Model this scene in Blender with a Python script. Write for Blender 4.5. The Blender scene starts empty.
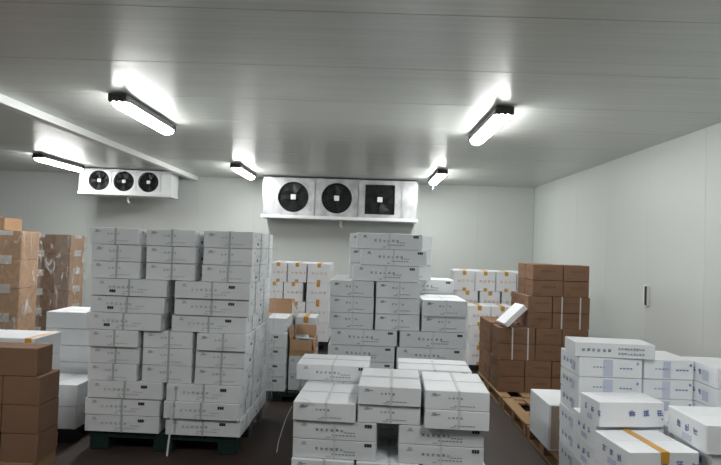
import bpy, bmesh, math, random
from mathutils import Matrix, Vector
R = math.radians
S = bpy.context.scene
COL = S.collection

# ------------------------------------------------------------------ camera
cam_d = bpy.data.cameras.new('camera')
cam_d.sensor_fit = 'HORIZONTAL'; cam_d.sensor_width = 36.0
cam_d.lens = 560.0 * 36.0 / 721.0
cam_d.clip_end = 60
cam = bpy.data.objects.new('camera', cam_d); COL.objects.link(cam)
# the hand-held camera is tipped up a little and rolled about two degrees
fwd = Vector((4.5, -14.5, -560.0)).normalized()          # world +Y seen from the camera
up = Vector((math.sin(R(1.9)), math.cos(R(1.9)), 0)); up = (up - fwd * up.dot(fwd)).normalized()
rt = fwd.cross(up)
cam.matrix_world = Matrix.Translation((0, 0, 1.55)) @ Matrix((rt, fwd, up)).to_4x4()
S.camera = cam

# ------------------------------------------------------------------ world + view
w = bpy.data.worlds.new('world'); S.world = w; w.use_nodes = True
w.node_tree.nodes['Background'].inputs[0].default_value = (0.5, 0.55, 0.53, 1)
w.node_tree.nodes['Background'].inputs[1].default_value = 0.02
S.view_settings.view_transform = 'Standard'; S.view_settings.look = 'None'
S.view_settings.exposure = 0.0; S.view_settings.gamma = 1.0
S.view_settings.use_curve_mapping = False
LAMP_POWER = 57.0

# ------------------------------------------------------------------ materials
def lin(r, g, b):
    f = lambda c: (c / 255 / 12.92) if c / 255 < 0.04045 else ((c / 255 + 0.055) / 1.055) ** 2.4
    return (f(r), f(g), f(b), 1)

def mat(name, rgb, rough=0.6, metal=0.0, spec=0.4, var=0.0, noise=0.0, nscale=(6, 6, 6), bump=0.0,
        bscale=(40, 40, 40), emit=None, stain=None):
    m = bpy.data.materials.new(name); m.use_nodes = True
    nt = m.node_tree; N = nt.nodes; L = nt.links; p = N['Principled BSDF']
    p.inputs['Base Color'].default_value = lin(*rgb)
    p.inputs['Roughness'].default_value = rough; p.inputs['Metallic'].default_value = metal
    p.inputs['Specular IOR Level'].default_value = spec
    tc = N.new('ShaderNodeTexCoord')
    val = None
    if var or noise:
        h = N.new('ShaderNodeHueSaturation'); h.inputs['Color'].default_value = lin(*rgb)
        mp = N.new('ShaderNodeMapping'); mp.inputs['Scale'].default_value = nscale
        L.new(tc.outputs['Object'], mp.inputs[0])
        oi = N.new('ShaderNodeObjectInfo')
        nz = N.new('ShaderNodeTexNoise'); nz.noise_dimensions = '4D'
        nz.inputs['Scale'].default_value = 1; nz.inputs['Detail'].default_value = 5
        L.new(mp.outputs[0], nz.inputs['Vector'])
        mw = N.new('ShaderNodeMath'); mw.operation = 'MULTIPLY'; mw.inputs[1].default_value = 50
        L.new(oi.outputs['Random'], mw.inputs[0]); L.new(mw.outputs[0], nz.inputs['W'])
        a = N.new('ShaderNodeMapRange'); a.inputs[1].default_value = 0.25; a.inputs[2].default_value = 0.75
        a.inputs[3].default_value = -noise; a.inputs[4].default_value = noise
        L.new(nz.outputs['Fac'], a.inputs[0])
        b = N.new('ShaderNodeMapRange'); b.inputs[3].default_value = 1 - var; b.inputs[4].default_value = 1 + var
        L.new(oi.outputs['Random'], b.inputs[0])
        s = N.new('ShaderNodeMath'); s.operation = 'ADD'
        L.new(a.outputs[0], s.inputs[0]); L.new(b.outputs[0], s.inputs[1])
        L.new(s.outputs[0], h.inputs['Value']); L.new(h.outputs[0], p.inputs['Base Color'])
    if bump:
        mp2 = N.new('ShaderNodeMapping'); mp2.inputs['Scale'].default_value = bscale
        L.new(tc.outputs['Object'], mp2.inputs[0])
        n2 = N.new('ShaderNodeTexNoise'); n2.inputs['Scale'].default_value = 1; n2.inputs['Detail'].default_value = 3
        L.new(mp2.outputs[0], n2.inputs['Vector'])
        bp = N.new('ShaderNodeBump'); bp.inputs['Strength'].default_value = bump; bp.inputs['Distance'].default_value = 0.01
        L.new(n2.outputs['Fac'], bp.inputs['Height']); L.new(bp.outputs[0], p.inputs['Normal'])
    if emit:
        p.inputs['Emission Color'].default_value = (*emit[0], 1); p.inputs['Emission Strength'].default_value = emit[1]
    return m

M = {}
M['ceil'] = mat('ceiling_steel', (208, 212, 207), 0.29, 0.14, 0.3, noise=0.09, nscale=(0.6, 22, 1), bump=0.14, bscale=(1.5, 90, 1))
M['wall'] = mat('wall_steel', (212, 217, 214), 0.42, 0.0, 0.5, noise=0.02, nscale=(1, 1, .3), bump=0.10, bscale=(45, 45, .6))
M['joint'] = mat('joint_grey', (178, 181, 176), 0.7)
M['floor'] = mat('floor_concrete', (57, 46, 42), 0.55, 0.0, 0.4, noise=0.35, nscale=(2.2, 2.2, 2.2), bump=0.15, bscale=(60, 60, 60))
M['alu'] = mat('painted_strip', (236, 239, 238), 0.4, 0.0, 0.5)
M['white'] = mat('white_carton', (226, 229, 231), 0.62, 0.0, 0.3, var=0.035, noise=0.05, nscale=(5, 5, 5), bump=0.06, bscale=(25, 25, 25))
M['white_b'] = mat('bleached_carton', (236, 239, 242), 0.6, 0.0, 0.3, var=0.03, noise=0.04, nscale=(5, 5, 5), bump=0.06, bscale=(25, 25, 25))
M['kraft'] = mat('kraft_carton', (134, 104, 82), 0.7, 0.0, 0.25, var=0.08, noise=0.07, nscale=(4, 4, 7), bump=0.08, bscale=(20, 20, 20))
M['kraft_l'] = mat('pale_kraft_carton', (196, 158, 124), 0.7, 0.0, 0.25, var=0.12, noise=0.08, nscale=(4, 4, 7), bump=0.08, bscale=(20, 20, 20))
M['ink'] = mat('grey_ink', (142, 145, 149), 0.7)
M['ink_p'] = mat('pale_ink', (182, 185, 188), 0.7)
M['ink_k'] = mat('black_ink', (62, 62, 65), 0.7)
M['ink_b'] = mat('blue_ink', (120, 136, 180), 0.7)
M['ink_bp'] = mat('pale_blue_ink', (200, 206, 222), 0.7)
M['ink_o'] = mat('orange_ink', (236, 208, 192), 0.7)
M['ink_br'] = mat('brown_ink', (104, 76, 58), 0.7)
M['strap_g'] = mat('green_grey_strap', (176, 190, 180), 0.35, 0.0, 0.5)
M['strap'] = mat('plastic_strap', (214, 217, 216), 0.35, 0.0, 0.5)
M['tape_o'] = mat('amber_tape', (214, 160, 62), 0.3, 0.0, 0.6)
M['tape_w'] = mat('clear_tape', (226, 221, 213), 0.2, 0.0, 0.7)
M['green'] = mat('green_plastic', (25, 46, 42), 0.5, 0.0, 0.4, noise=0.15)
M['blackp'] = mat('black_plastic', (38, 38, 40), 0.5, 0.0, 0.4, noise=0.15)
M['wood'] = mat('pallet_wood', (158, 128, 96), 0.75, 0.0, 0.2, var=0.12, noise=0.18, nscale=(18, 1.5, 18), bump=0.2, bscale=(60, 4, 60))
M['foil'] = mat('galvanised_casing', (196, 198, 200), 0.3, 0.5, 0.5, noise=0.3, nscale=(7, 7, 5), bump=0.35, bscale=(9, 9, 7))
M['cool'] = mat('white_casing', (232, 235, 236), 0.4, 0.0, 0.5)
M['fan'] = mat('black_fan', (20, 21, 23), 0.45, 0.0, 0.4)
M['fan_m'] = mat('fan_guard', (52, 54, 56), 0.35, 0.6, 0.5)
M['lampg'] = mat('lamp_housing_grey', (112, 112, 110), 0.5)
M['lampe'] = mat('lamp_clip_dark', (70, 68, 66), 0.45)
M['diff'] = mat('lit_diffuser', (250, 252, 250), 0.4, emit=((1.0, 1.0, 0.985), LAMP_POWER))
M['tan'] = mat('tan_board', (176, 158, 140), 0.7, noise=0.05)
M['paper'] = mat('pale_paper', (206, 222, 228), 0.6)
M['dark'] = mat('painted_shade', (60, 62, 64), 0.5)  # dark tone painting the shade on the wall sensor

def film_mat(name, top, gloss, rough):
    m = bpy.data.materials.new(name); m.use_nodes = True
    nt = m.node_tree; N = nt.nodes; L = nt.links; N.remove(N['Principled BSDF'])
    out = N['Material Output']
    tr = N.new('ShaderNodeBsdfTransparent'); tr.inputs[0].default_value = (0.97, 0.975, 0.98, 1)
    gl = N.new('ShaderNodeBsdfGlossy'); gl.inputs['Roughness'].default_value = rough
    df = N.new('ShaderNodeBsdfDiffuse'); df.inputs[0].default_value = (0.9, 0.91, 0.92, 1)
    tc = N.new('ShaderNodeTexCoord')
    mp = N.new('ShaderNodeMapping'); mp.inputs['Scale'].default_value = (9, 9, 4); mp.inputs['Rotation'].default_value = (0.5, 0.3, 0.2)
    L.new(tc.outputs['Object'], mp.inputs[0])
    nz = N.new('ShaderNodeTexNoise'); nz.inputs['Scale'].default_value = 1.3; nz.inputs['Detail'].default_value = 4; nz.inputs['Distortion'].default_value = 1.2
    L.new(mp.outputs[0], nz.inputs[0])
    bp = N.new('ShaderNodeBump'); bp.inputs['Strength'].default_value = 0.9; bp.inputs['Distance'].default_value = 0.03
    L.new(nz.outputs['Fac'], bp.inputs['Height']); L.new(bp.outputs[0], gl.inputs['Normal'])
    rp = N.new('ShaderNodeMapRange'); rp.inputs[1].default_value = 0.56; rp.inputs[2].default_value = 0.68
    rp.inputs[3].default_value = 0.03; rp.inputs[4].default_value = top
    L.new(nz.outputs['Fac'], rp.inputs[0])
    m1 = N.new('ShaderNodeMixShader'); L.new(rp.outputs[0], m1.inputs[0]); L.new(tr.outputs[0], m1.inputs[1]); L.new(df.outputs[0], m1.inputs[2])
    m2 = N.new('ShaderNodeMixShader'); m2.inputs[0].default_value = gloss
    L.new(m1.outputs[0], m2.inputs[1]); L.new(gl.outputs[0], m2.inputs[2]); L.new(m2.outputs[0], out.inputs[0])
    return m
M['film'] = film_mat('stretch_film', 0.6, 0.13, 0.1)
M['film_thin'] = film_mat('thin_stretch_film', 0.16, 0.08, 0.2)

# ------------------------------------------------------------------ helpers
class MB:
    def __init__(s): s.bm = bmesh.new()
    def box(s, x0, x1, y0, y1, z0, z1):
        v = [s.bm.verts.new((x, y, z)) for z in (z0, z1) for y in (y0, y1) for x in (x0, x1)]
        for f in ((0, 2, 3, 1), (4, 5, 7, 6), (0, 1, 5, 4), (2, 6, 7, 3), (0, 4, 6, 2), (1, 3, 7, 5)):
            s.bm.faces.new([v[i] for i in f])
        return s
    def quad(s, a, b, c, d):
        s.bm.faces.new([s.bm.verts.new(p) for p in (a, b, c, d)]); return s
    def cyl(s, c, r0, r1, h, axis='Z', n=24, caps=True):
        mtx = {'Z': Matrix(), 'Y': Matrix.Rotation(R(-90), 4, 'X'), 'X': Matrix.Rotation(R(90), 4, 'Y')}[axis]
        r = bmesh.ops.create_cone(s.bm, cap_ends=caps, segments=n, radius1=r0, radius2=r1, depth=h)
        bmesh.ops.transform(s.bm, matrix=Matrix.Translation(c) @ mtx, verts=r['verts']); return s
    def tube(s, pts, r, n=6):
        rings = []
        for i, p in enumerate(pts):
            p = Vector(p); a = Vector(pts[max(i - 1, 0)]); b = Vector(pts[min(i + 1, len(pts) - 1)])
            t = (b - a).normalized(); q = t.to_track_quat('Z', 'Y')
            rings.append([s.bm.verts.new(p + q @ Vector((r * math.cos(k * 2 * math.pi / n), r * math.sin(k * 2 * math.pi / n), 0))) for k in range(n)])
        for A, B in zip(rings, rings[1:]):
            for k in range(n): s.bm.faces.new((A[k], A[(k + 1) % n], B[(k + 1) % n], B[k]))
        return s
    def ribbon(s, pts, side, wd):
        sd = Vector(side).normalized() * wd / 2
        prev = None
        for p in pts:
            p = Vector(p); cur = (s.bm.verts.new(p - sd), s.bm.verts.new(p + sd))
            if prev: s.bm.faces.new((prev[0], prev[1], cur[1], cur[0]))
            prev = cur
        return s
    def bevel(s, off=0.004, seg=2):
        bmesh.ops.bevel(s.bm, geom=list(s.bm.edges), offset=off, segments=seg, affect='EDGES', profile=0.5); return s
    def mesh(s, name, m, smooth=False):
        bmesh.ops.recalc_face_normals(s.bm, faces=s.bm.faces)
        me = bpy.data.meshes.new(name); s.bm.to_mesh(me); s.bm.free()
        me.materials.append(M[m])
        if smooth:
            for p in me.polygons: p.use_smooth = True
        return me
    def build(s, name, m, parent=None, smooth=False):
        return link(name, s.mesh(name, m, smooth), parent)

def link(name, data, parent=None, loc=(0, 0, 0), rz=0.0):
    o = bpy.data.objects.new(name, data); COL.objects.link(o)
    o.location = loc; o.rotation_euler = (0, 0, rz)
    if parent: o.parent = parent
    return o
def tag(o, label, cat, group=None, kind=None):
    o['label'] = label; o['category'] = cat
    if group: o['group'] = group
    if kind: o['kind'] = kind
    return o
def empty(name, loc=(0, 0, 0), rz=0.0): return link(name, None, None, loc, rz)

# ------------------------------------------------------------------ the room
XL, XR, YB, YF, ZC = -9.0, 3.35, 11.2, -4.6, 2.85
fl = MB().box(XL - .1, XR + .1, YF - .1, YB + .1, -0.12, 0.0).build('floor', 'floor')
tag(fl, 'dark brown worn concrete floor of the cold room', 'floor', kind='structure')
ce = MB().box(XL - .1, XR + .1, YF - .1, YB + .1, ZC + .008, ZC + .12).build('ceiling', 'joint')
tag(ce, 'glossy grey steel panel ceiling of the cold room', 'ceiling', kind='structure')
y = YF
pm = MB().box(0, XR - XL, 0, 0.955, 0, 0.012).bevel(0.002, 1).mesh('panel', 'ceil')
while y < YB - 0.01:
    link('panel', pm, ce, (XL, y, ZC)) if y + 0.96 <= YB + .05 else None
    y += 0.96
last = y - 0.96
if last + 0.96 > YB + .05:
    MB().box(XL, XR, last, YB, ZC, ZC + .012).bevel(0.002, 1).build('panel', 'ceil', ce)

def panelled(name, x0, x1, y0, y1, axis, inward, label):
    t = 0.1; jt = 0.008
    if axis == 'Y':   # wall runs along Y at x0
        s_ = inward
        back = MB().box(*sorted((x0 - s_ * jt, x0 - s_ * t)), y0, y1, 0, ZC).build(name, 'joint')
        n = max(1, round((y1 - y0) / 1.15)); wd = (y1 - y0) / n
        pm = MB().box(*sorted((0, -s_ * 0.012)), 0.001, wd - 0.001, 0, ZC).bevel(0.0012, 1).mesh('panel', 'wall')
        for k in range(n): link('panel', pm, back, (x0, y0 + k * wd, 0))
    else:
        s_ = inward
        back = MB().box(x0, x1, *sorted((y0 - s_ * jt, y0 - s_ * t)), 0, ZC).build(name, 'joint')
        n = max(1, round((x1 - x0) / 1.15)); wd = (x1 - x0) / n
        pm = MB().box(0.001, wd - 0.001, *sorted((0, -s_ * 0.012)), 0, ZC).bevel(0.0012, 1).mesh('panel', 'wall')
        for k in range(n): link('panel', pm, back, (x0 + k * wd, y0, 0))
    tag(back, label, 'wall', kind='structure')
panelled('wall_right', XR, XR, YF, YB, 'Y', -1, 'plain pale steel panel wall carrying the small wall sensor')
panelled('wall_left', XL, XL, YF, YB, 'Y', 1, 'pale steel panel wall beside the film-wrapped brown cartons')
panelled('wall_back', XL, XR, YB, YB, 'X', -1, 'pale steel panel wall behind the two fan coolers')
panelled('wall_front', XL, XR, YF, YF, 'X', 1, 'pale steel panel wall behind the viewer')
tr = MB().box(-3.51, -3.39, YF, YB, ZC - 0.085, ZC).bevel(0.01, 2).build('trim_1', 'alu')
tag(tr, 'white joint strip running along the steel ceiling', 'trim', kind='structure')

# wall sensor
ws = empty('wall_sensor', (XR, 6.64, 0.97))
tag(ws, 'slim upright sensor box on the plain steel wall', 'sensor')
MB().box(-0.035, 0, -0.045, 0.045, 0, 0.24).bevel(0.004, 1).build('case', 'cool', ws)
MB().box(-0.05, -0.035, -0.043, -0.012, 0.01, 0.23).bevel(0.003, 1).build('shade_strip', 'dark', ws)  # shadow on the sensor's near end, painted as a dark strip

# ------------------------------------------------------------------ lamps
def lamp_parts():
    h = MB()
    h.box(-0.078, 0.078, 0.03, 1.27, -0.075, -0.012).bevel(0.01, 2)
    hm = h.mesh('housing', 'lampg')
    d = MB(); n = 10; ring = []
    prof = [(0.075 * math.cos(math.pi * k / n), -0.074 - 0.058 * math.sin(math.pi * k / n)) for k in range(n + 1)]
    ys = [(0.0, .55), (0.02, .85), (0.06, 1.0), (1.24, 1.0), (1.28, .85), (1.30, .55)]
    for yy, sc in ys: ring.append([d.bm.verts.new((px * sc, yy, -0.074 + (pz + 0.074) * sc)) for px, pz in prof])
    for A, B in zip(ring, ring[1:]):
        for k in range(n): d.bm.faces.new((A[k], A[k + 1], B[k + 1], B[k]))
    d.bm.faces.new(ring[0]); d.bm.faces.new(ring[-1])
    dm = d.mesh('diffuser', 'diff', True)
    e = MB().box(-0.082, 0.082, -0.012, 0.045, -0.082, -0.012).bevel(0.008, 2); em = e.mesh('end_cap', 'lampe')
    c = MB().box(-0.012, 0.012, -0.018, -0.008, -0.095, -0.03).bevel(0.002, 1); cm = c.mesh('clip', 'lampe')
    b = MB().box(-0.03, 0.03, -0.02, 0.02, -0.012, 0.0); bm_ = b.mesh('mount', 'alu')
    return hm, dm, em, cm, bm_
LP = lamp_parts()
def lamp(x, yy, label):
    o = empty('ceiling_lamp', (x, yy, ZC))
    tag(o, label, 'lamp', 'tube lamps on the ceiling')
    link('housing', LP[0], o); link('diffuser', LP[1], o)
    link('end_cap', LP[2], o); link('end_cap', LP[2], o, (0, 1.30, 0), math.pi)
    for dx in (-0.05, 0.0, 0.05): link('clip', LP[3], o, (dx, 0, 0))
    for dy in (0.25, 1.05): link('mount', LP[4], o, (0, dy, 0))
    return o
lamp(-2.24, 4.92, 'lit tube lamp above the tallest white carton stack')
lamp(1.20, 4.95, 'lit tube lamp above the wooden pallet with the single white box')
lamp(-2.15, 9.05, 'lit tube lamp between the joint strip and the large cooler')
l4 = lamp(1.21, 9.0, 'lit tube lamp between large cooler and plain wall, thin cord dangling')
MB().tube([(0.0, 1.27, -0.125), (0.004, 1.27, -0.16), (-0.003, 1.272, -0.21)], 0.007, 6).build('cord', 'strap', l4)
lamp(-5.15, 8.65, 'lit tube lamp beside the smaller cooler above film-wrapped cartons')
for x in (-2.2, 1.2):
    lamp(x, 0.9, 'lit tube lamp at the viewer end, ' + ('plain wall side' if x > 0 else 'joint strip side'))
lamp(-5.15, 4.55, 'lit tube lamp beyond the joint strip, above the film-wrapped stack')

# ------------------------------------------------------------------ coolers
def fan_meshes(r):
    ring = MB()
    n = 32; pr = [(r, 0.0), (r + 0.022, -0.012), (r + 0.03, 0.0), (r, 0.09)]
    rows = [[ring.bm.verts.new((a * math.cos(2 * math.pi * k / n), b, a * math.sin(2 * math.pi * k / n))) for k in range(n)] for a, b in pr]
    for A, B in zip(rows, rows[1:]):
        for k in range(n): ring.bm.faces.new((A[k], A[(k + 1) % n], B[(k + 1) % n], B[k]))
    rm = ring.mesh('fan_ring', 'fan', True)
    bl = MB()
    bl.cyl((0, 0.05, 0), r, r, 0.012, 'Y', 32)
    for k in range(5):
        a0 = 2 * math.pi * k / 5
        pts = []
        for (rr, da, dy) in ((0.16 * r, -0.25, 0.0), (0.16 * r, 0.25, 0.03), (0.6 * r, 0.45, 0.03), (0.95 * r, 0.42, 0.03), (0.95 * r, -0.30, 0.0), (0.55 * r, -0.36, 0.0)):
            pts.append(bl.bm.verts.new((rr * math.cos(a0 + da), dy + 0.005, rr * math.sin(a0 + da))))
        bl.bm.faces.new(pts)
    bm_ = bl.mesh('blades', 'fan')
    g = MB()
    for q in (0.35, 0.62, 0.86, 1.0):
        g.tube([(q * r * math.cos(t * math.pi / 14), -0.022, q * r * math.sin(t * math.pi / 14)) for t in range(29)], 0.0028, 4)
    for k in range(4):
        a = math.pi * k / 4 + 0.2
        g.tube([(-r * 1.04 * math.cos(a), -0.02, -r * 1.04 * math.sin(a)), (r * 1.04 * math.cos(a), -0.02, r * 1.04 * math.sin(a))], 0.003, 4)
    gm = g.mesh('guard', 'fan_m')
    s_ = r * 0.17
    hb = MB().box(-s_, s_, -0.034, -0.01, -s_, s_).bevel(0.004, 1).mesh('hub_plate', 'alu')
    return rm, bm_, gm, hb

def cooler(name, label, loc, rz, wd, hh, dp, r, fans, square, m, fz):
    o = empty(name, loc, rz); tag(o, label, 'cooler')
    # casing: back top corner at loc height 0 (top); front at y=0
    t = 0.012
    c = MB()
    c.box(-wd / 2, wd / 2, 0.11, dp, -hh, -0.015)
    c.build('casing', m, o)
    # front sheet made of panels around the fan openings
    xs = [-wd / 2] + [ (a + b) / 2 for a, b in zip(fans, fans[1:])] + [fans[-1] + (fans[-1] - fans[-2]) * 0.5, wd / 2]
    for i in range(len(xs) - 1):
        x0, x1 = xs[i] + 0.005, xs[i + 1] - 0.005
        p = MB()
        z0, z1 = -hh + 0.015, -0.015
        if i < len(fans):
            cx, cz = fans[i], fz
            sq = square and i == len(fans) - 1
            n = 32; rr = r + 0.006
            outer = []; inner = []
            for k in range(n):
                a = 2 * math.pi * k / n; ca, sa = math.cos(a), math.sin(a)
                f_ = min(((x1 - cx) if ca > 0 else (cx - x0)) / max(abs(ca), 1e-6), ((z1 - cz) if sa > 0 else (cz - z0)) / max(abs(sa), 1e-6))
                outer.append((cx + ca * f_, cz + sa * f_))
                q = rr if not sq else rr * min(1 / max(abs(ca), abs(sa)), 1.415) * .97
                inner.append((cx + ca * q, cz + sa * q))
            for (yy) in (0.0,):
                A = [p.bm.verts.new((u, 0, v)) for u, v in outer]; B = [p.bm.verts.new((u, 0, v)) for u, v in inner]
                Cv = [p.bm.verts.new((u, 0.11, v)) for u, v in inner]
                for k in range(n):
                    p.bm.faces.new((A[k], A[(k + 1) % n], B[(k + 1) % n], B[k]))
                    p.bm.faces.new((B[k], B[(k + 1) % n], Cv[(k + 1) % n], Cv[k]))
            # fill the four corner triangles
            for sx, ex in ((1, x1), (-1, x0)):
                for sz, ez in ((1, z1), (-1, z0)):
                    near = sorted(A, key=lambda v: (v.co.x - ex) ** 2 + (v.co.z - ez) ** 2)[:2]
                    if all(abs(v.co.x - ex) + abs(v.co.z - ez) > 1e-4 for v in near) and abs(near[0].co.x - near[1].co.x) > 1e-4 and abs(near[0].co.z - near[1].co.z) > 1e-4:
                        p.bm.faces.new((near[0], near[1], p.bm.verts.new((ex, 0, ez))))
        else:
            p.quad((x0, 0, z0), (x1, 0, z0), (x1, 0, z1), (x0, 0, z1))
        p.build('front_panel', m, o)
    for sx in (-1, 1):
        MB().box(*sorted((sx * wd / 2, sx * (wd / 2 - t))), 0.0, 0.11, -hh, -0.015).build('side_plate', m, o)
    MB().box(-wd / 2, wd / 2, 0.0, 0.11, -0.027, -0.015).build('top_plate', m, o)
    tray = MB().box(-wd / 2 - 0.012, wd / 2 + 0.012, -0.03, dp, -hh - 0.045, -hh + 0.015).bevel(0.008, 2).build('drip_tray', 'cool', o)
    MB().tube([(0.02, 0.12, -hh - 0.04), (0.02, 0.12, -hh - 0.14), (0.05, 0.14, -hh - 0.17)], 0.022, 8).build('drain_pipe', 'strap', tray)
    rm, bm_, gm, hb = fan_meshes(r)
    for i, fx in enumerate(fans):
        f_ = link('fan', bm_, o, (fx, 0.03, fz))
        if not (square and i == len(fans) - 1): link('fan_ring', rm, f_)
        else: MB().box(-r * 1.03, r * 1.03, 0.06, 0.075, -r * 1.03, r * 1.03).build('shroud', 'fan', f_)
        link('guard', gm, f_); link('hub_plate', hb, f_)
    for sx in (-0.46, 0.46):
        MB().box(sx * wd - 0.02, sx * wd + 0.02, 0.15, dp - 0.1, -0.015, 0.004).build('hanger', 'alu', o)
    return o
cooler('unit_cooler', 'large silver ceiling cooler with two round fans and one square black fan', (-0.505, 10.58, 2.845), 0, 2.94, 0.755, 0.56, 0.285,
       [-0.885, -0.062, 0.757], True, 'foil', -0.39)
cooler('unit_cooler', 'small white ceiling cooler with three round black fans', (-4.46, 10.27, 2.845), R(4), 1.66, 0.45, 0.5, 0.18,
       [-0.475, -0.03, 0.415], False, 'cool', -0.232)

# ------------------------------------------------------------------ cartons
rng = random.Random(7)
CACHE = {}
def body_mesh(L, W, H, m, var):
    """carton with rounded edges, slightly bulged or dented sides and a flap seam on top"""
    k = ('b', round(L, 3), round(W, 3), round(H, 3), m, var)
    if k in CACHE: return CACHE[k]
    r2 = random.Random(hash((round(L * 1000), round(W * 1000), round(H * 1000), var)) & 0xffff)
    b = MB(); bm = b.bm
    nx, ny, nz = 4, 3, 2
    def side(p0, u, v, nrm, nu, nv, amp):
        g = []
        for i in range(nu + 1):
            for j in range(nv + 1):
                q = Vector(p0) + Vector(u) * (i / nu) + Vector(v) * (j / nv)
                if 0 < i < nu: q += Vector(nrm) * (amp * math.sin(math.pi * i / nu) * (0.4 if j in (0, nv) else 1.0) * r2.uniform(-1.0, 0.6))
                g.append(bm.verts.new(q))
        for i in range(nu):
            for j in range(nv):
                a = i * (nv + 1) + j
                bm.faces.new((g[a], g[a + nv + 1], g[a + nv + 2], g[a + 1]))
    e = 0.005; x, y_ = L / 2, W / 2; am = 0.003
    z0, z1 = e * 0.6, H - e * 0.6
    side((-x + e, -y_, z0), (L - 2 * e, 0, 0), (0, 0, z1 - z0), (0, -1, 0), nx, nz, am)
    side((x - e, y_, z0), (-(L - 2 * e), 0, 0), (0, 0, z1 - z0), (0, 1, 0), nx, nz, am)
    side((x, -y_ + e, z0), (0, W - 2 * e, 0), (0, 0, z1 - z0), (1, 0, 0), ny, nz, am)
    side((-x, y_ - e, z0), (0, -(W - 2 * e), 0), (0, 0, z1 - z0), (-1, 0, 0), ny, nz, am)
    # corners
    for sx, sy in ((-1, -1), (1, -1), (1, 1), (-1, 1)):
        pa = (sx * (x - e), sy * y_); pb = (sx * x, sy * (y_ - e))
        if sx * sy > 0: pa, pb = pb, pa
        pa, pb = pb, pa
        b.quad((*pa, z0), (*pb, z0), (*pb, z1), (*pa, z1))
    # rounded rim to top and bottom
    def ring(d, z):
        return [(-x + e, -y_ + d, z), (x - e, -y_ + d, z), (x - d, -y_ + e, z), (x - d, y_ - e, z), (x - e, y_ - d, z), (-x + e, y_ - d, z), (-x + d, y_ - e, z), (-x + d, -y_ + e, z)]
    for (za, da, zb, db) in ((z1, 0, H, e * 0.8), (z0, 0, 0, e * 0.8)):
        A = [bm.verts.new(p) for p in ring(da, za)]; B = [bm.verts.new(p) for p in ring(db, zb)]
        for i in range(8): bm.faces.new((A[i], A[(i + 1) % 8], B[(i + 1) % 8], B[i]))
    bm.faces.new([bm.verts.new(p) for p in ring(e * 0.8, 0)])
    # top: two flaps with a recessed seam running along the length
    s_ = 0.003
    for sg in (-1, 1):
        ya, yb = sg * s_, sg * (y_ - e * 0.8)
        b.quad((-x + e, ya, H), (x - e, ya, H), (x - e, yb, H), (-x + e, yb, H))
        b.quad((-x + e, ya, H), (x - e, ya, H), (x - e, 0, H - 0.005), (-x + e, 0, H - 0.005))
        for sx in (-1, 1):
            b.quad((sx * (x - e), ya, H), (sx * (x - e), yb - sg * e * .2, H), (sx * (x - e * .8), yb - sg * e * .2, H), (sx * (x - e * .8), ya, H))
    bmesh.ops.remove_doubles(bm, verts=bm.verts, dist=0.0004)
    CACHE[k] = b.mesh('carton', m); return CACHE[k]

def glyph(b, u, v, s_, put, r2, bold=0.12):
    """one dense made-up block character out of straight strokes"""
    t = s_ * bold
    for k in range(r2.randint(2, 3)):
        yy = v + s_ * (0.1 + 0.8 * (k + r2.random() * 0.5) / 3); put(b, u + s_ * r2.uniform(0, .25), yy, u + s_ * r2.uniform(.7, 1), yy + t)
    for k in range(r2.randint(1, 3)):
        xx = u + s_ * (0.1 + 0.8 * (k + r2.random() * 0.6) / 3); put(b, xx, v + s_ * r2.uniform(0, .3), xx + t, v + s_ * r2.uniform(.7, 1))

def face_put(L, W, H, face, off):
    def put(b, u0, v0, u1, v1):
        if face == 'f': P = [(u0 - L / 2, -W / 2 - off, v0), (u1 - L / 2, -W / 2 - off, v0), (u1 - L / 2, -W / 2 - off, v1), (u0 - L / 2, -W / 2 - off, v1)]
        elif face == 'k': P = [(L / 2 - u0, W / 2 + off, v0), (L / 2 - u1, W / 2 + off, v0), (L / 2 - u1, W / 2 + off, v1), (L / 2 - u0, W / 2 + off, v1)]
        elif face == 'r': P = [(L / 2 + off, u0 - W / 2, v0), (L / 2 + off, u1 - W / 2, v0), (L / 2 + off, u1 - W / 2, v1), (L / 2 + off, u0 - W / 2, v1)]
        else: P = [(-L / 2 - off, W / 2 - u0, v0), (-L / 2 - off, W / 2 - u1, v0), (-L / 2 - off, W / 2 - u1, v1), (-L / 2 - off, W / 2 - u0, v1)]
        b.quad(*P)
    return put

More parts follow.
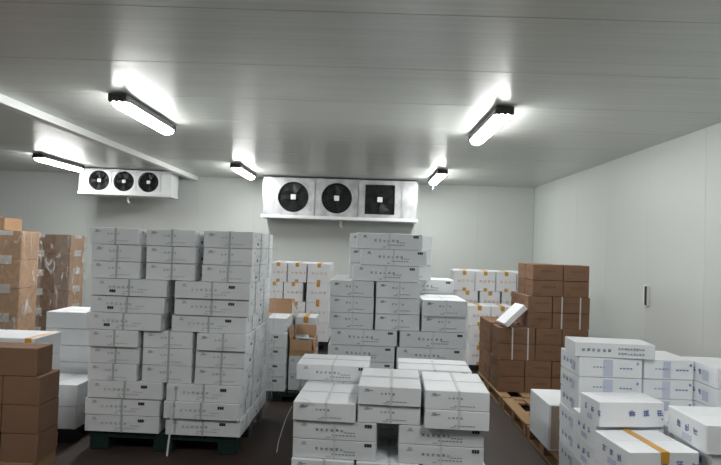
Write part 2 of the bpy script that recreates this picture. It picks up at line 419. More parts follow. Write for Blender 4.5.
def print_mesh(L, W, H, style, part):
    k = ('p', round(L, 3), round(W, 3), round(H, 3), style, part)
    if k in CACHE: return CACHE[k]
    r2 = random.Random(len(CACHE) * 13 + 5)
    b = MB(); off = 0.0026; m = 'ink'
    for face, ln in (('f', L), ('k', L), ('r', W), ('l', W)):
        put = face_put(L, W, H, face, off); long_ = face in 'fk'
        if style in ('plainA', 'plainC', 'plainD'):
            if part == 'printed_text':
                m = 'ink' if style != 'plainA' else 'ink_p'
                if long_:
                    s_ = H * 0.19; n = 6; u = ln * (0.27 if style != 'plainA' else .22); v = H * 0.44
                    for i in range(n): glyph(b, u + i * s_ * 1.45, v, s_, put, r2, 0.14)
                    for i in range(7): put(b, u + ln * .2 + i * 0.022, H * 0.24, u + ln * .2 + i * 0.022 + 0.014, H * 0.30)
                    for i in range(4): put(b, ln * .62 + i * 0.018, H * 0.40, ln * .62 + i * 0.018 + 0.012, H * 0.45)
                else:
                    s_ = H * 0.15
                    for i in range(4): glyph(b, ln * .36 + i * s_ * 1.4, H * .56, s_, put, r2, 0.14)
                    for i in range(8): put(b, ln * .46 + i * 0.016, H * 0.2, ln * .46 + i * 0.016 + 0.011, H * 0.25)
                    put(b, ln * .12, H * .76, ln * .24, H * .80)
            elif part == 'logo':
                m = 'ink' if style == 'plainC' else 'ink_p'
                u = ln * 0.1; v = H * 0.70
                put(b, u, v, u + 0.036, v + 0.006); put(b, u + .006, v + .009, u + .03, v + .02)
                put(b, u + 0.3 * ln, H * .12, u + 0.3 * ln + .03, H * .16)
            else:
                if not long_: continue
                m = 'ink_k'
                u = ln * ((0.86 if style != 'plainA' else 0.72) if face == 'f' else 0.24); v = H * ((0.74 if style != 'plainA' else .66) if face == 'f' else 0.2)
                for i in range(3): put(b, u + i * 0.0155, v, u + i * 0.0155 + 0.0135, v + 0.021)
        elif style == 'blue':
            if part == 'printed_text':
                m = 'ink_b'; n = 3; s_ = H * 0.30
                u = ln * (0.44 if long_ else 0.26)
                for i in range(n): glyph(b, u + i * s_ * (2.0 if long_ else 1.75), H * 0.42, s_, put, r2, 0.15)
                if long_: put(b, u + 4.7 * s_, H * 0.3, u + 4.9 * s_, H * 0.37)
            else:
                if long_: continue
                m = 'ink_bp'; put(b, ln * .42, H * .12, ln * .66, H * .34)
        elif style == 'bluefront':
            if part == 'printed_text':
                m = 'ink_b'
                if long_:
                    glyph(b, ln * .90, H * .68, H * .17, put, r2, .2)
                    for i in range(4): put(b, ln * .22 + i * .02, H * .5, ln * .22 + i * .02 + .012, H * .55)
                    for i in range(4): put(b, ln * .64 + i * .02, H * .46, ln * .64 + i * .02 + .014, H * .53)
                else:
                    s_ = H * .3
                    for i in range(3): glyph(b, ln * .18 + i * s_ * 1.7, H * .42, s_, put, r2, .15)
            else:
                m = 'ink_bp'
                if long_: put(b, ln * .38, H * .08, ln * .53, H * .92)
                else: put(b, ln * .62, H * .2, ln * .78, H * .7)
        elif style == 'toplist':
            if not long_: continue
            if part == 'printed_text':
                m = 'ink'; s_ = H * .26
                for i in range(6): glyph(b, ln * .08 + i * s_ * 1.35, H * .36, s_, put, r2, .15)
                for row in (0.22, 0.56):
                    for i in range(9): glyph(b, ln * .54 + i * s_ * .9 * .85, H * row, s_ * .7, put, r2, .17)
            else: continue
        elif style == 'orange':
            if part == 'printed_text':
                m = 'ink_o'; s_ = H * .16
                for i in range(4): glyph(b, ln * .18 + i * s_ * 1.35, H * .42 , s_, put, r2, .18)
            else: continue
        elif style == 'kraft':
            m = 'ink_br'; s_ = H * .14
            if part == 'printed_text':
                for i in range(5): glyph(b, ln * .3 + i * s_ * 1.3, H * .52, s_, put, r2, .15)
                put(b, ln * .1, H * .14, ln * .3, H * .17)
            else: continue
    if not b.bm.faces: CACHE[k] = None; b.bm.free(); return None
    CACHE[k] = b.mesh(part, m); return CACHE[k]

def strap_mesh(L, W, H, xs, m='strap', wd=0.014):
    k = ('s', round(L, 3), round(W, 3), round(H, 3), tuple(xs), m, wd)
    if k in CACHE: return CACHE[k]
    b = MB(); o = 0.0036
    for x in xs:
        x0, x1 = x * L - wd / 2, x * L + wd / 2
        b.box(x0, x1, -W / 2 - o, -W / 2 - o + .0012, 0.001, H + .0022); b.box(x0, x1, W / 2 + o - .0012, W / 2 + o, 0.001, H + .0022)
        b.box(x0, x1, -W / 2 - o, W / 2 + o, H + .001, H + .0022)
    CACHE[k] = b.mesh('strap', m); return CACHE[k]

def long_strap_mesh(L, W, H, m):
    k = ('ls', round(L, 3), round(W, 3), round(H, 3), m)
    if k in CACHE: return CACHE[k]
    b = MB(); o = 0.0036; c = W * 0.03; wd = 0.014
    P = [(-L / 2 - o, 0.001), (-L / 2 - o, H + .0028), (L / 2 + o, H + .0028), (L / 2 + o, 0.001)]
    Q = [(-L / 2 - o + .0012, 0.001), (-L / 2 - o + .0012, H + .0016), (L / 2 + o - .0012, H + .0016), (L / 2 + o - .0012, 0.001)]
    V = [[b.bm.verts.new((x, c + t, z)) for (x, z) in R_] for R_ in (P, Q) for t in (-wd / 2, wd / 2)]
    for i in range(3):
        b.bm.faces.new((V[0][i], V[0][i + 1], V[1][i + 1], V[1][i])); b.bm.faces.new((V[2][i], V[3][i], V[3][i + 1], V[2][i + 1]))
        b.bm.faces.new((V[0][i], V[2][i], V[2][i + 1], V[0][i + 1])); b.bm.faces.new((V[1][i], V[1][i + 1], V[3][i + 1], V[3][i]))
    for i in (0, 3): b.bm.faces.new((V[0][i], V[1][i], V[3][i], V[2][i]))
    CACHE[k] = b.mesh('strap', m); return CACHE[k]

def tape_mesh(L, W, H, piece, m, wd, drop, along='L', low=True, at=0.0):
    k = ('t', piece, round(L, 3), round(W, 3), round(H, 3), m, wd, drop, along, low, at)
    if k in CACHE: return CACHE[k]
    b = MB(); o = 0.0034
    A, B = (L, W) if along == 'L' else (W, L)
    def bx(a0, a1, b0, b1, z0, z1):
        if along == 'L': b.box(a0, a1, b0, b1, z0, z1)
        else: b.box(b0, b1, a0, a1, z0, z1)
    c = at * B
    if piece == 0: bx(-A / 2 - o, A / 2 + o, c - wd / 2, c + wd / 2, H + .0004, H + .0018)
    for s_ in (-1, 1):
        if piece == 0: bx(*sorted((s_ * (A / 2 + o), s_ * (A / 2 + o - .0012))), c - wd / 2, c + wd / 2, H - drop, H + .0018)
        if low and piece == s_: bx(*sorted((s_ * (A / 2 + o), s_ * (A / 2 + o - .0012))), c - wd / 2, c + wd / 2, 0.001, drop * .8)
    CACHE[k] = b.mesh('tape', m); return CACHE[k]

ORD = ['top', 'second', 'third', 'fourth', 'fifth', 'sixth', 'seventh', 'eighth', 'ninth', 'tenth', 'eleventh', 'twelfth']
def carton(x, y_, z, L, W, H, rz, label, group, m='white', style='plainA', straps=(0.0,), tape=None, name='carton', flip=False):
    """long axis L along local x; z is the underside; a hair lower than the layer pitch, straps and tape fill the rest"""
    H -= 0.003
    o = link(name, body_mesh(L, W, H, m, rng.randint(0, 3)), None, (x, y_, z), rz + (math.pi if flip else 0))
    tag(o, label, 'box', group)
    if style:
        for part in ('printed_text', 'logo', 'barcode'):
            if style in ('blue', 'bluefront', 'toplist', 'orange', 'kraft') and part == 'barcode': continue
            pm_ = print_mesh(L, W, H, style, part)
            if pm_: link({'logo': 'printed_patch' if 'blue' in style else 'logo'}.get(part, part), pm_, o)['kind'] = 'stuff'
    for sx in straps: link('strap', strap_mesh(L, W, H, (sx,), 'strap_g' if style == 'plainA' else 'strap'), o)
    if straps and style and style.startswith('plain'):
        link('strap', long_strap_mesh(L, W, H, 'strap_g' if style == 'plainA' else 'strap'), o)
    if tape:
        for piece in ((0, -1, 1) if tape[4] else (0,)): link('tape', tape_mesh(L, W, H, piece, *tape), o)
    return o

class Stack:
    """local frame: x to the side, y to the rear, origin at the outer bottom corner"""
    def __init__(s, x, y_, yaw, group): s.o = Vector((x, y_, 0)); s.yaw = R(yaw); s.group = group
    def at(s, lx, ly):
        c, n = math.cos(s.yaw), math.sin(s.yaw)
        return s.o.x + lx * c - ly * n, s.o.y + lx * n + ly * c
    def put(s, lx, ly, z, L, W, H, turned, label, jit=1.0, **kw):
        """lx, ly: outer corner of the footprint; turned = long axis along y"""
        a, b = (W, L) if turned else (L, W)
        g = 0.002
        cx, cy = s.at(lx + a / 2 + rng.uniform(-g, g) * jit, ly + b / 2 + rng.uniform(-g, g) * jit)
        # a turned carton shows its right end (or left end) to the front
        rz = s.yaw + rng.uniform(-.006, .006) * jit + (R(-90) if turned else 0)
        return carton(cx, cy, z, L, W, H, rz, label, s.group, **kw)

def pal_plastic(x, y_, yaw, wd, dp, hh, m, label):
    o = empty('plastic_pallet', (x, y_, 0), R(yaw)); tag(o, label, 'pallet')
    n = 9; bw = wd / n
    dm = MB().box(0.004, bw - 0.004, 0, dp, hh - 0.03, hh).bevel(0.003, 1).mesh('deck_slat', m)
    for i in range(n): link('deck_slat', dm, o, (i * bw, 0, 0))
    for j in range(3): MB().box(0, wd, j * (dp - .1) / 2, j * (dp - .1) / 2 + .1, hh - .045, hh - .03).build('cross_rail', m, o)
    fm = MB().box(-.07, .07, 0.004, .125, 0, hh - .045).bevel(0.006, 1).mesh('foot', m)
    for i in range(3):
        for j in range(3): link('foot', fm, o, (.075 + i * (wd - .15) / 2, j * (dp - .13) / 2, 0))
    return o
def pal_wood(x, y_, yaw, wd, dp, hh, label):
    o = empty('wooden_pallet', (x, y_, 0), R(yaw)); tag(o, label, 'pallet')
    n = 6; bw = 0.105
    dm = MB().box(0, bw, 0, dp, hh - 0.022, hh).bevel(0.002, 1).mesh('deck_board', 'wood')
    for i in range(n): link('deck_board', dm, o, (i * (wd - bw) / (n - 1), rng.uniform(-.006, .006), 0))
    sm = MB().box(0, wd, 0, .09, hh - 0.044, hh - .022).bevel(0.002, 1).mesh('cross_board', 'wood')
    bm_ = MB().box(0, .09, 0, .09, .02, hh - .044).bevel(0.002, 1).mesh('block', 'wood')
    rm = MB().box(0, .09, 0, dp, 0, .02).bevel(0.002, 1).mesh('base_board', 'wood')
    for j in range(3):
        link('cross_board', sm, o, (0, j * (dp - .09) / 2, 0))
        link('base_board', rm, o, (j * (wd - .09) / 2, 0, 0))
        for i in range(3): link('block', bm_, o, (i * (wd - .09) / 2, j * (dp - .09) / 2, 0))
    return o

# ---- stack A : twelve layers on a dark green pallet
A = Stack(-1.978, 4.11, -1.5, 'white cartons of the tallest stack')
LA, WA, HA, BA = 0.551, 0.364, 0.1246, 0.138
pal_plastic(-1.985, 4.14, -1.5, 1.10, 0.91, BA, 'green', 'dark green plastic pallet under the tallest white carton stack')
SA = ('brown carton side', 'middle', 'aisle side')
for k in range(12):
    z = BA + (11 - k) * HA; ly = 'top layer' if k == 0 else ORD[k] + ' layer from top'
    lab = lambda pos: f'white strapped carton, {ly}, {pos}, tallest stack'
    three = (k // 3) % 2 == 0
    sh = {0: 0.0, 1: 0.014, 2: 0.01, 3: 0.04, 4: 0.02, 5: 0.005, 6: 0.025, 7: 0.03, 8: 0.018, 9: .03, 10: 0.012, 11: 0.014}[k]
    rs = {0: .05, 1: .05, 2: .045, 3: .035, 4: .03, 5: .01, 6: .03, 7: .02, 8: .015, 9: .0, 10: -.012, 11: .0}[k]
    if three:
        for i in range(3):
            x = i * 0.3755 + (sh - .045 if i == 0 else 0) + (rs if i == 2 else 0)
            A.put(x, rng.uniform(-.02, .015), z, LA, WA, HA, True, lab('outer row ' + SA[i]), straps=(0.0,))
        for i in range(2): A.put(i * 0.572, LA + .032, z, LA, WA, HA, False, lab('rear row ' + SA[i * 2]), style='plainA')
    else:
        for i in range(2): A.put(i * 0.572 + (sh - .045 if i == 0 else rs - .004), rng.uniform(-.025, .015), z, LA, WA, HA, False, lab('outer row ' + SA[i * 2]), style='plainA', flip=(i == 0 and k < 6))
        for i in range(3): A.put(i * 0.3755, WA + .032, z, LA, WA, HA, True, lab('rear row ' + SA[i]))

# ---- stack C : eleven layers under the big cooler
C = Stack(-0.30, 5.0, 0, 'white cartons of the stack with the narrow crown')
LC, WC, HC, BC = 0.592, 0.392, 0.1437, 0.10
pal_plastic(-0.30, 5.0, 0, 1.22, 1.0, BC, 'blackp', 'black plastic pallet under the white stack with the narrow crown')
SC = ('tall stack side', 'middle', 'wooden pallet side')
for k in range(11):
    z = BC + (10 - k) * HC; ly = 'top layer' if k == 0 else ORD[k] + ' layer from top'
    lab = lambda pos: f'white carton, {ly}, {pos}, stack with narrow crown'
    if k < 3:
        C.put((0.222, 0.262, 0.195)[k], 0.0, z, LC, WC, HC, False, f'wide white carton, {ly}, narrow crown of the stack', style='plainC', m='white_b')
        for i in range(2): C.put(0.15 + i * 0.405, WC + .02, z, LC, WC, HC, True, lab('rear row ' + SC[i * 2]), style='plainC')
    elif k < 6:
        for i in range(3):
            if i == 2 and k == 3: continue
            C.put(i * 0.412, (-.05 if i == 2 and k == 4 else 0.0), z, LC, WC, HC, True, lab('outer row ' + SC[i]), style='plainC')
        for i in range(2): C.put(i * 0.61, LC + .015, z, LC, WC, HC, False, lab('rear row ' + SC[i * 2]), style='plainC')
    elif k < 9:
        for i in range(2): C.put(i * 0.615 + (0.02 if k == 6 else 0), 0.0, z, LC, WC, HC, False, lab('outer row ' + SC[i * 2]), style='plainC')
        for i in range(3): C.put(i * 0.412, WC + .015, z, LC, WC, HC, True, lab('rear row ' + SC[i]), style='plainC')
    else:
        for i in range(3): C.put(i * 0.412, 0, z, LC, WC, HC, True, lab('outer row ' + SC[i]), style='plainC')
        for i in range(2): C.put(i * 0.61, LC + .015, z, LC, WC, HC, False, lab('rear row ' + SC[i * 2]), style='plainC')

# ---- stack D : low stack in the open aisle
D = Stack(-0.415, 3.53, -3.0, 'white cartons of the low aisle stack')
LD, WD, HD, BD = 0.525, 0.392, 0.118, 0.10
pal_plastic(-0.42, 3.54, -3.0, 1.2, 0.98, BD, 'blackp', 'black plastic pallet under the low white aisle stack')
for k in range(5):
    z = BD + (4 - k) * HD; ly = 'top layer' if k == 0 else ORD[k] + ' layer from top'
    lab = lambda pos: f'white strapped carton, {ly}, {pos}, low aisle stack'
    if k in (0, 1, 4):
        for i in range(3):
            if i == 0 and k == 0: continue
            D.put(i * 0.402 + (0.012 if i == 2 else 0), (-.03 if i == 2 and k < 2 else 0) + (0.02 if i == 1 and k == 1 else 0), z, LD, WD, HD, True, lab('outer row ' + SC[i]), style='plainD', m='white_b', straps=(-0.02, 0.03) if i == 1 else (0.0,))
        for i in range(2): D.put(i * 0.655 + (-.085 if i == 0 and k == 0 else 0), LD + .03, z, LD, WD, HD, False, lab('rear row ' + SC[i * 2]), style='plainD', m='white_b')
    else:
        for i in range(2): D.put(i * 0.665, 0.02, z, LD, WD, HD, False, lab('outer row ' + SC[i * 2]), style='plainD')
        for i in range(3): D.put(i * 0.402, WD + .035, z, LD, WD, HD, True, lab('rear row ' + SC[i]), style='plainD')

# ---- stack E : blue-lettered cartons stepping down
EG = 'blue-lettered white cartons in the stepped pile'
Es = Stack(0, 0, 0, EG)
pal_plastic(1.30, 2.66, 0, 1.1, 1.08, 0.10, 'blackp', 'black plastic pallet under the stepped pile of blue-lettered cartons')
hE = 0.119
for k in range(7):
    z = 0.10 + (6 - k) * hE; ly = 'top layer' if k == 0 else ORD[k] + ' layer from top'
    for i, (x, wd) in enumerate(((1.315, 0.378), (1.703, 0.30))):
        Es.put(x, 3.40 + (0.01 if i else 0), z, wd, 0.325, hE, False, f'blue-printed white carton, {ly}, high step of stepped pile, {("brown stack side", "plain wall side")[i]}',
               style='bluefront', straps=(), m='white_b')
    Es.put(2.012, 3.20, z, 0.40, 0.36, hE, False, f'blue-printed carton, {ly}, wall end of stepped pile', style='bluefront', straps=(),
               m='white_b', tape=('tape_o', 0.045, 0.05, 'W', True, 0.12) if k == 0 else None)
carton(1.53, 3.505, 0.10 + 7 * hE, 0.468, 0.22, 0.09, R(-4), 'flat white carton with two printed lines lying alone on stepped pile', EG, style='toplist', straps=(), m='white_b')
for k in range(5):
    z = 0.10 + (4 - k) * 0.135; ly = 'top layer' if k == 0 else ORD[k] + ' layer from top'
    carton(1.437 if k == 0 else 1.452, 3.115 if k == 0 else 3.205, z, 0.365, 0.21 if k == 0 else 0.33, 0.135, R(6) if k == 0 else 0, f'white carton with large blue characters, {ly}, middle step of stepped pile', EG, style='blue', straps=(), m='white_b')
    Es.put(1.66, 3.04, z, 0.345, 0.335, 0.135, False, f'blue-lettered carton hidden behind the overhanging one, {ly}, middle step', style='blue', straps=(), m='white_b') if k else None
for k in range(4):
    z = 0.10 + (3 - k) * 0.1325; ly = 'top layer' if k == 0 else ORD[k] + ' layer from top'
    carton(1.432, 2.845, z, 0.35, 0.325, 0.1325, R(6), (f'white carton with one wide amber tape, lowest step of stepped pile' if k == 0 else f'blue-lettered white carton, {ly}, lowest step, below amber-taped one'), EG, style='blue', straps=(), m='white_b',
           tape=('tape_o', 0.042, 0.05, 'W', True, 0.0) if k == 0 else None)
    Es.put(1.672, 2.68, z, 0.36, 0.335, 0.1325, False, f'blue-lettered carton, {ly}, column under the overhanging carton', style='blue', straps=(), m='white_b')
Es.put(1.632, 2.665, 0.63, 0.36, 0.335, 0.14, False, 'blue-lettered carton overhanging the amber-taped one in stepped pile', style='blue', straps=(), m='white_b')

# ---- stack F : brown cartons on a wooden pallet
FG = 'brown cartons on the wooden pallet'
F = Stack(0, 0, 0, FG)
pal_wood(1.40, 5.62, 0, 1.25, 1.15, 0.11, 'wooden pallet under the brown carton stack')
pal_wood(1.40, 3.93, 0, 1.15, 0.80, 0.11, 'wooden pallet carrying the single white box')
pal_wood(1.40, 4.76, 0, 1.15, 0.82, 0.11, 'empty wooden pallet between brown cartons and single white box')
hF = 0.1655
FS = ['white stack side', 'second column', 'third column', 'plain wall side']
for k in range(8):
    z = 0.11 + (7 - k) * hF; ly = 'top layer' if k == 0 else ORD[k] + ' layer from top'
    lab = lambda pos: f'brown carton, {ly}, {pos}, wooden pallet stack'
    kw = dict(m='kraft', style='kraft', straps=())
    if k < 2:
        F.put(1.742, 5.81, z, 0.315, 0.265, hF, False, lab('aisle side'), **kw); F.put(2.064, 5.81, z, 0.262, 0.265, hF, False, lab('plain wall side'), **kw)
        F.put(1.742, 6.10, z, 0.315, 0.265, hF, False, lab('rear row, aisle side'), **kw)
    elif k < 4:
        F.put(1.70, 5.81, z, 0.385, 0.252, hF, True, lab('aisle side'), **kw)
        F.put(1.958, 5.81, z, 0.378, 0.265, hF, False, lab('plain wall side') + ', strapped', m='kraft', style='kraft', straps=(-0.26, 0.24))
        F.put(1.70, 6.20, z, 0.385, 0.265, hF, False, lab('rear row, aisle side'), **kw)
    elif k < 6:
        F.put(1.405, 5.80, z, 0.38, 0.265, hF, False, lab('aisle side') + ', strapped', m='kraft', style='kraft', straps=(-0.12, 0.30))
        for i in range(2): F.put(1.79 + i * .272, 5.80, z, 0.385, 0.265, hF, True, lab('outer row ' + ('middle', 'plain wall side')[i]), **kw)
        for j in range(2):
            for i in range(2): F.put(1.405 + i * .41, 6.20 + j * .275, z, 0.385, 0.265, hF, False, lab(('second row ', 'rear row ')[j] + ('aisle side', 'plain wall side')[i]), **kw)
    else:
        for i in range(3): F.put(1.41 + i * .276, 5.80, z, 0.385, 0.268, hF, True, lab('outer row ' + ('aisle side', 'second column', 'plain wall side')[i]), **kw)
        for j in range(2):
            for i in range(2): F.put(1.405 + i * .41, 6.20 + j * .275, z, 0.385, 0.265, hF, False, lab(('second row ', 'rear row ')[j] + ('aisle side', 'plain wall side')[i]), **kw)

def open_carton(name, loc, rot, L, W, H, m, label, group=None, flaps=(60, 100, 20, 120), inner=None):
    o = empty(name, loc); o.rotation_euler = rot; tag(o, label, 'box', group)
    t = 0.006
    b = MB(); b.box(-L / 2, L / 2, -W / 2, W / 2, 0, t)
    for s_ in (-1, 1):
        b.box(*sorted((s_ * L / 2, s_ * (L / 2 - t))), -W / 2, W / 2, t, H); b.box(-L / 2 + t, L / 2 - t, *sorted((s_ * W / 2, s_ * (W / 2 - t))), t, H)
    b.build('body', m, o)
    fw = min(L, W) * 0.48
    for i, (cx, cy, rz, ln) in enumerate(((0, -W / 2, 0, L), (L / 2, 0, R(90), W), (0, W / 2, R(180), L), (-L / 2, 0, R(270), W))):
        f_ = MB().box(-ln / 2 + .004, ln / 2 - .004, -fw, 0, -t / 2, t / 2).bevel(0.001, 1).build('flap', m, o)
        f_.location = (cx, cy, H); f_.rotation_euler = (R(flaps[i]), 0, rz)
    if inner: inner(o)
    return o
def tray():
    o = empty('cardboard_tray', (1.54, 5.90, 1.0)); o.rotation_euler = (0, R(137), R(8)); tag(o, 'shallow white cardboard tray leaning upright on top of the brown cartons', 'tray')
    L, W, H, t = 0.285, 0.23, 0.055, 0.006
    MB().box(-L / 2, L / 2, -W / 2, W / 2, 0, t).bevel(.001, 1).build('base_panel', 'white_b', o)
    for q in (-1, 1):
        MB().box(*sorted((q * L / 2, q * (L / 2 - t))), -W / 2, W / 2, t, H).build('rim', 'white_b', o)
        MB().box(-L / 2 + t, L / 2 - t, *sorted((q * W / 2, q * (W / 2 - t))), t, H).build('rim', 'white_b', o)
    bpy.context.view_layer.update()
    zmin = min((ch.matrix_world @ v.co).z for ch in o.children for v in ch.data.vertices)
    o.location.z += 0.7745 - zmin
tray()

# ---- G : single white box with a bare brown end
G = carton(1.615, 4.37, 0.11, 0.47, 0.46, 0.335, R(-90), 'large plain white box with brown end alone on wooden pallet', None, m='white_b', style=None, straps=())
MB().box(0.235 + .003, 0.235 + .006, -0.215, 0.215, 0.012, 0.325).build('end_panel', 'tan', G)

# ---- H and the other amber-taped white cartons along the rear
def taped(S_, x, y_, z, L, W, H, turned, label, style='orange'):
    return S_.put(x, y_, z, L, W, H, turned, label, m='white_b', style=style, straps=(), tape=('tape_o', 0.05, 0.055, 'L', True, 0.0))
Hs = Stack(0, 0, 0, 'amber-taped white cartons near the plain wall')
pal_plastic(1.27, 8.02, 0, 1.22, 0.9, 0.13, 'blackp', 'black plastic pallet under amber-taped cartons beside the plain wall')
HX = [(1.285, .295), (1.588, .285), (1.885, .285), (2.185, .285)]
hH = 0.2825
for k in range(4):
    z = 0.13 + (3 - k) * hH; ly = 'top layer' if k == 0 else ORD[k] + ' layer from top'
    for i, (x, wd) in enumerate(HX):
        dx = (0.05, 0.07, .09, 0.1)[i] if k == 1 else 0
        taped(Hs, x + dx, 8.0, z, 0.40, wd, hH, True, f'amber-taped white carton, {ly}, {FS[i]}, rear stack beside brown cartons')
        if k == 0: taped(Hs, x + .09, 8.42, z, 0.40, wd, hH, True, f'amber-taped white carton, rear row of {ly}, {FS[i]}, stack beside brown cartons')
        else: taped(Hs, x + .09, 8.42, z, 0.40, wd, hH, True, f'amber-taped white carton, rear row, {ly}, {FS[i]}, stack beside brown cartons')
pal_plastic(1.38, 7.3, 0, 0.62, 0.5, 0.07, 'blackp', 'small black pallet between brown cartons and amber-taped rear stack')
for k in range(3):
    z = 0.07 + (2 - k) * 0.256; ly = ('top', 'middle', 'bottom')[k] + ' layer'
    for i in range(2):
        taped(Hs, (1.372, 1.668)[i] + (0.02 if k == 1 else 0), 7.3, z, 0.42, 0.285, 0.256, True, f'amber-taped white carton, {ly} of low row behind brown cartons, {("white stack side", "plain wall side")[i]}')

Bs = Stack(0, 0, 0, 'amber-taped white cartons between the two tall white stacks')
pal_plastic(-1.42, 8.32, 0, 1.0, 0.9, 0.13, 'blackp', 'black plastic pallet under amber-taped cartons below the large cooler')
BX = [(-1.40, .262), (-1.132, .285), (-0.84, .345)]
hB = 0.288
for k in range(4):
    z = 0.13 + (3 - k) * hB; ly = 'top layer' if k == 0 else ORD[k] + ' layer from top'
    for i, (x, wd) in enumerate(BX):
        taped(Bs, x - (.05 * (k == 1) if i < 2 else 0), 8.3, z, 0.42, wd - .008, hB, True, f'amber-taped white carton, {ly}, {("tall stack side", "middle", "crowned stack side")[i]}, below large cooler')
        if k < 2: taped(Bs, x, 8.75, z, 0.42, wd - .01, hB, True, f'amber-taped white carton, rear row, {ly}, {("tall stack side", "middle", "crowned stack side")[i]}, below cooler')
        else: taped(Bs, x, 8.75, z, 0.42, wd - .01, hB, True, f'amber-taped white carton, rear row, {ly}, {("tall stack side", "middle", "crowned stack side")[i]}, below cooler')

# nearer odd group: column behind the tallest stack
Bo = Stack(0, 0, 0, 'odd cartons behind the tallest stack')
pal_plastic(-1.19, 5.54, 0, 0.70, 0.92, 0.10, 'green', 'dark green pallet under odd cartons behind the tallest stack')
for k in range(4):
    z = 0.10 + (3 - k) * 0.143
    Bo.put(-1.195, 5.55, z, 0.45, 0.40, 0.143, False, f'plain white carton, {ORD[k + 1]} layer from top, column behind the tallest stack', style='plainA')
taped(Bo, -1.19, 5.56, 0.672, 0.40, 0.44, 0.148, True, 'amber-taped white carton topping the column behind the tallest stack', style=None)
for k in range(4):
    z = 0.10 + (3 - k) * 0.167
    Bo.put(-1.18, 6.02, z, 0.42, 0.38, 0.167, False, f'plain white carton, {ORD[k]} layer under the open brown carton', style='plainA')
open_carton('open_carton', (-0.915, 6.20, 0.769), (0, 0, R(8)), 0.26, 0.24, 0.17, 'kraft_l', 'open brown carton with raised flaps, topping white cartons', flaps=(95, 60, 80, 100))
for k in range(2):
    Bo.put(-0.725, 5.62, 0.10 + k * .17, 0.33, 0.235, 0.17, True, f'plain white carton, {("bottom", "second")[k]} layer under the brown carton holding papers', style='plainA')
def papers(o):
    for i, (px, py, rz, tl) in enumerate(((-.02, 0.03, 12, 10), (.03, -.05, -20, -8))):
        p = MB().box(-.07, .07, -.09, .09, 0, .01).build('paper_bundle', 'paper', o)
        p.location = (px, py, .145 + i * .012); p.rotation_euler = (R(tl), 0, R(rz))
open_carton('open_carton', (-0.600, 5.785, 0.44), (0, 0, R(-3)), 0.225, 0.31, 0.16, 'kraft_l', 'brown open carton holding pale papers beside crowned white stack', flaps=(84, 80, -80, -78), inner=papers)
for k in range(3):
    Bo.put(-0.735, 6.12, 0.10 + k * .167, 0.34, 0.235, 0.167, True, f'plain white carton, {("bottom", "second", "third")[k]} layer under narrow amber-taped carton', style='plainA')
taped(Bo, -0.735, 6.12, 0.601, 0.34, 0.23, 0.165, True, 'narrow amber-taped white carton beside the open brown carton', style=None)

# ---- J : brown cartons, near corner
Js = Stack(0, 0, 0, 'brown cartons of the short stack beside the tallest stack')
pal_wood(-2.60, 3.56, 0, 0.55, 0.26, 0.11, 'wooden pallet under the short brown carton stack')
hJ = 0.1815
for k in range(4):
    z = 0.11 + (3 - k) * hJ; ly = ('top layer', 'second layer from top', 'third layer from top', 'bottom layer')[k]
    kw = dict(m='kraft', style=None, straps=())
    if k == 0:
        Js.put(-2.475, 3.57, z, 0.41, 0.185, hJ, False, 'wide brown carton lying across the short brown stack', **kw)
    else:
        for i in range(2):
            Js.put(-2.275 - i * .242, 3.57, z, 0.24, 0.236, hJ, True, f'brown carton, {ly}, short brown stack, {("tall white stack side", "far side from tall white stack")[i]}', **kw)

# ---- K : white cartons between the short brown stack and the tallest stack
Ks = Stack(0, 0, 0, 'white cartons between the brown stack and the tallest stack')
pal_wood(-3.06, 3.83, 0, 0.82, 0.36, 0.10, 'wooden pallet under amber-taped cartons behind the short brown stack')
for k in range(5):
    z = 0.10 + (4 - k) * 0.15
    for i in range(2):
        Ks.put(-2.64 - i * .41, 3.83, z, 0.40, 0.34, 0.15, False, f'white carton with amber edge tape, {("top layer", "second layer", "third layer", "fourth layer", "bottom layer")[k]}, behind short brown stack, {("tall stack side", "far side")[i]}',
               style=None, straps=(), m='white_b', tape=('tape_o', 0.045, 0.035, 'W', True, (0.40, -0.1)[i]) if k == 0 else None)
pal_plastic(-2.66, 4.24, 0, 0.52, 0.86, 0.10, 'blackp', 'black pallet wedged beside the tallest white carton stack')
for k in range(2):
    Ks.put(-2.47, 4.25, 0.10 + k * .168, 0.36, 0.33, 0.168, True, f'plain white carton, {("bottom", "upper")[k]} of the pair at foot of tallest stack', style=None, straps=())
for k in range(6):
    z = 0.10 + (5 - k) * 0.138
    Ks.put(-2.635, 4.66, z, 0.47, 0.40, 0.138, False, f'white carton, {ORD[k]} of six in the column beside the tallest stack', style=None, straps=())

# ---- I : film-wrapped brown cartons by the far side
def wrap(name, x0, x1, y0, y1, z0, z1, label, seed):
    r2 = random.Random(seed); b = MB()
    per = []
    n = 14
    cor = [(x0, y0), (x1, y0), (x1, y1), (x0, y1)]
    for i in range(4):
        a, c = cor[i], cor[(i + 1) % 4]
        for j in range(n): per.append((a[0] + (c[0] - a[0]) * j / n, a[1] + (c[1] - a[1]) * j / n, i, j))
    nz = 18; rows = []
    ctr = ((x0 + x1) / 2, (y0 + y1) / 2)
    for k in range(nz + 1):
        row = []
        for px, py, i, j in per:
            d = r2.uniform(0.006, 0.022)
            dx, dy = [(0, -1), (1, 0), (0, 1), (-1, 0)][i]
            row.append(b.bm.verts.new((px + dx * d + (.01 if px > ctr[0] else -.01), py + dy * d + (.01 if py > ctr[1] else -.01), z0 + (z1 - z0) * k / nz + r2.uniform(-.015, .015))))
        rows.append(row)
    m_ = len(per)
    for A_, B_ in zip(rows, rows[1:]):
        for k in range(m_): b.bm.faces.new((A_[k], A_[(k + 1) % m_], B_[(k + 1) % m_], B_[k]))
    o = b.build(name, 'film'); tag(o, label, 'film'); return o

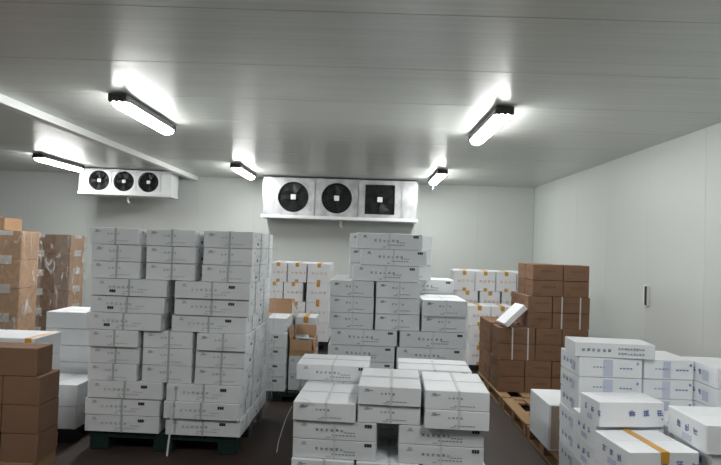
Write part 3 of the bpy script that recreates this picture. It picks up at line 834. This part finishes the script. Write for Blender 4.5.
I1 = Stack(0, 0, 0, 'film-wrapped brown cartons nearest the ceiling joint strip')
pal_wood(-4.42, 5.80, 0, 0.86, 0.36, 0.10, 'wooden pallet under the nearer film-wrapped brown stack')
for k in range(5):
    z = 0.10 + (4 - k) * 0.30
    for i in range(2):
        I1.put(-3.985 - i * .415, 5.81, z, 0.405, 0.32, 0.30, False, f'pale brown carton, {ORD[k]} from top, {("inner", "outer")[i]} column, taller film-wrapped stack', m='kraft_l', style=None, straps=(), tape=('tape_w', 0.22, 0.05, 'W', True, 0.0))
I1.put(-4.25, 5.81, 1.60, 0.48, 0.30, 0.135, False, 'flat brown carton lying on top of the film-wrapped stack', m='kraft_l', style=None, straps=())
wrap('stretch_film', -4.41, -3.575, 5.80, 6.14, 0.12, 1.585, 'clear crinkled stretch film around the taller brown stack', 3)
I2 = Stack(0, 0, 0, 'film-wrapped brown cartons below the small cooler')
pal_wood(-4.98, 7.20, 0, 0.98, 0.80, 0.10, 'wooden pallet under the film-wrapped brown stack below small cooler')
for k in range(6):
    z = 0.10 + (5 - k) * 0.247
    for i in range(2):
        for j in range(2):
            I2.put(-4.475 - i * .48, 7.21 + j * .385, z, 0.47, 0.375, 0.247, False, f'brown taped carton, {ORD[k]} from top, {("near", "far")[j]} {("inner", "outer")[i]} column, below small cooler',
                   m='kraft' if j == 0 else 'kraft_l', style=None, straps=(), tape=('tape_w', 0.2, 0.045, ('W', 'L')[j], True, 0.0))
wrap('stretch_film', -4.965, -4.0, 7.20, 7.98, 0.12, 1.57, 'clear stretch film around the brown stack below small cooler', 5)

# clear film clinging to the aisle side of the tallest stack
def side_film():
    b = MB(); r2 = random.Random(11); rows = []
    for k in range(25):
        row = []
        for j in range(15):
            lx, ly = 1.170 + r2.uniform(0.0, 0.02), 0.02 + j * 0.064
            X, Y = A.at(lx, ly); row.append(b.bm.verts.new((X, Y, 0.13 + k * 0.058 + r2.uniform(-.015, .015))))
        rows.append(row)
    for P, Q in zip(rows, rows[1:]):
        for j in range(14): b.bm.faces.new((P[j], P[j + 1], Q[j + 1], Q[j]))
    o = b.build('stretch_film', 'film_thin'); tag(o, 'clear crinkled film clinging to aisle side of tallest white stack', 'film')
side_film()

# loose straps
X0, Y0 = A.at(0.60, -0.035); X1, Y1 = A.at(0.68, -0.06)
o = MB().ribbon([(X0 + .03, Y0, .50), (X0 + .028, Y0 - .004, .40), (X0 + .025, Y0 - .006, .28), (X0 + .02, Y0 - .008, .16), (X0 + .012, Y0 - .012, .06), (X0 + .01, Y0 - .016, 0.004)], (1, .05, 0), 0.014).build('loose_strap', 'strap')
tag(o, 'loose white strap hanging down the front of the tallest stack', 'strap')
o = MB().ribbon([(-0.30, 3.50, .578), (-0.36, 3.495, .60), (-0.42, 3.49, .55), (-0.455, 3.485, .47), (-0.475, 3.48, .40), (-0.492, 3.475, .34), (-0.50, 3.47, .27)], (.3, 1, .1), 0.012).build('loose_strap', 'strap')
tag(o, 'loose white strap end sticking out beside the low aisle stack', 'strap')
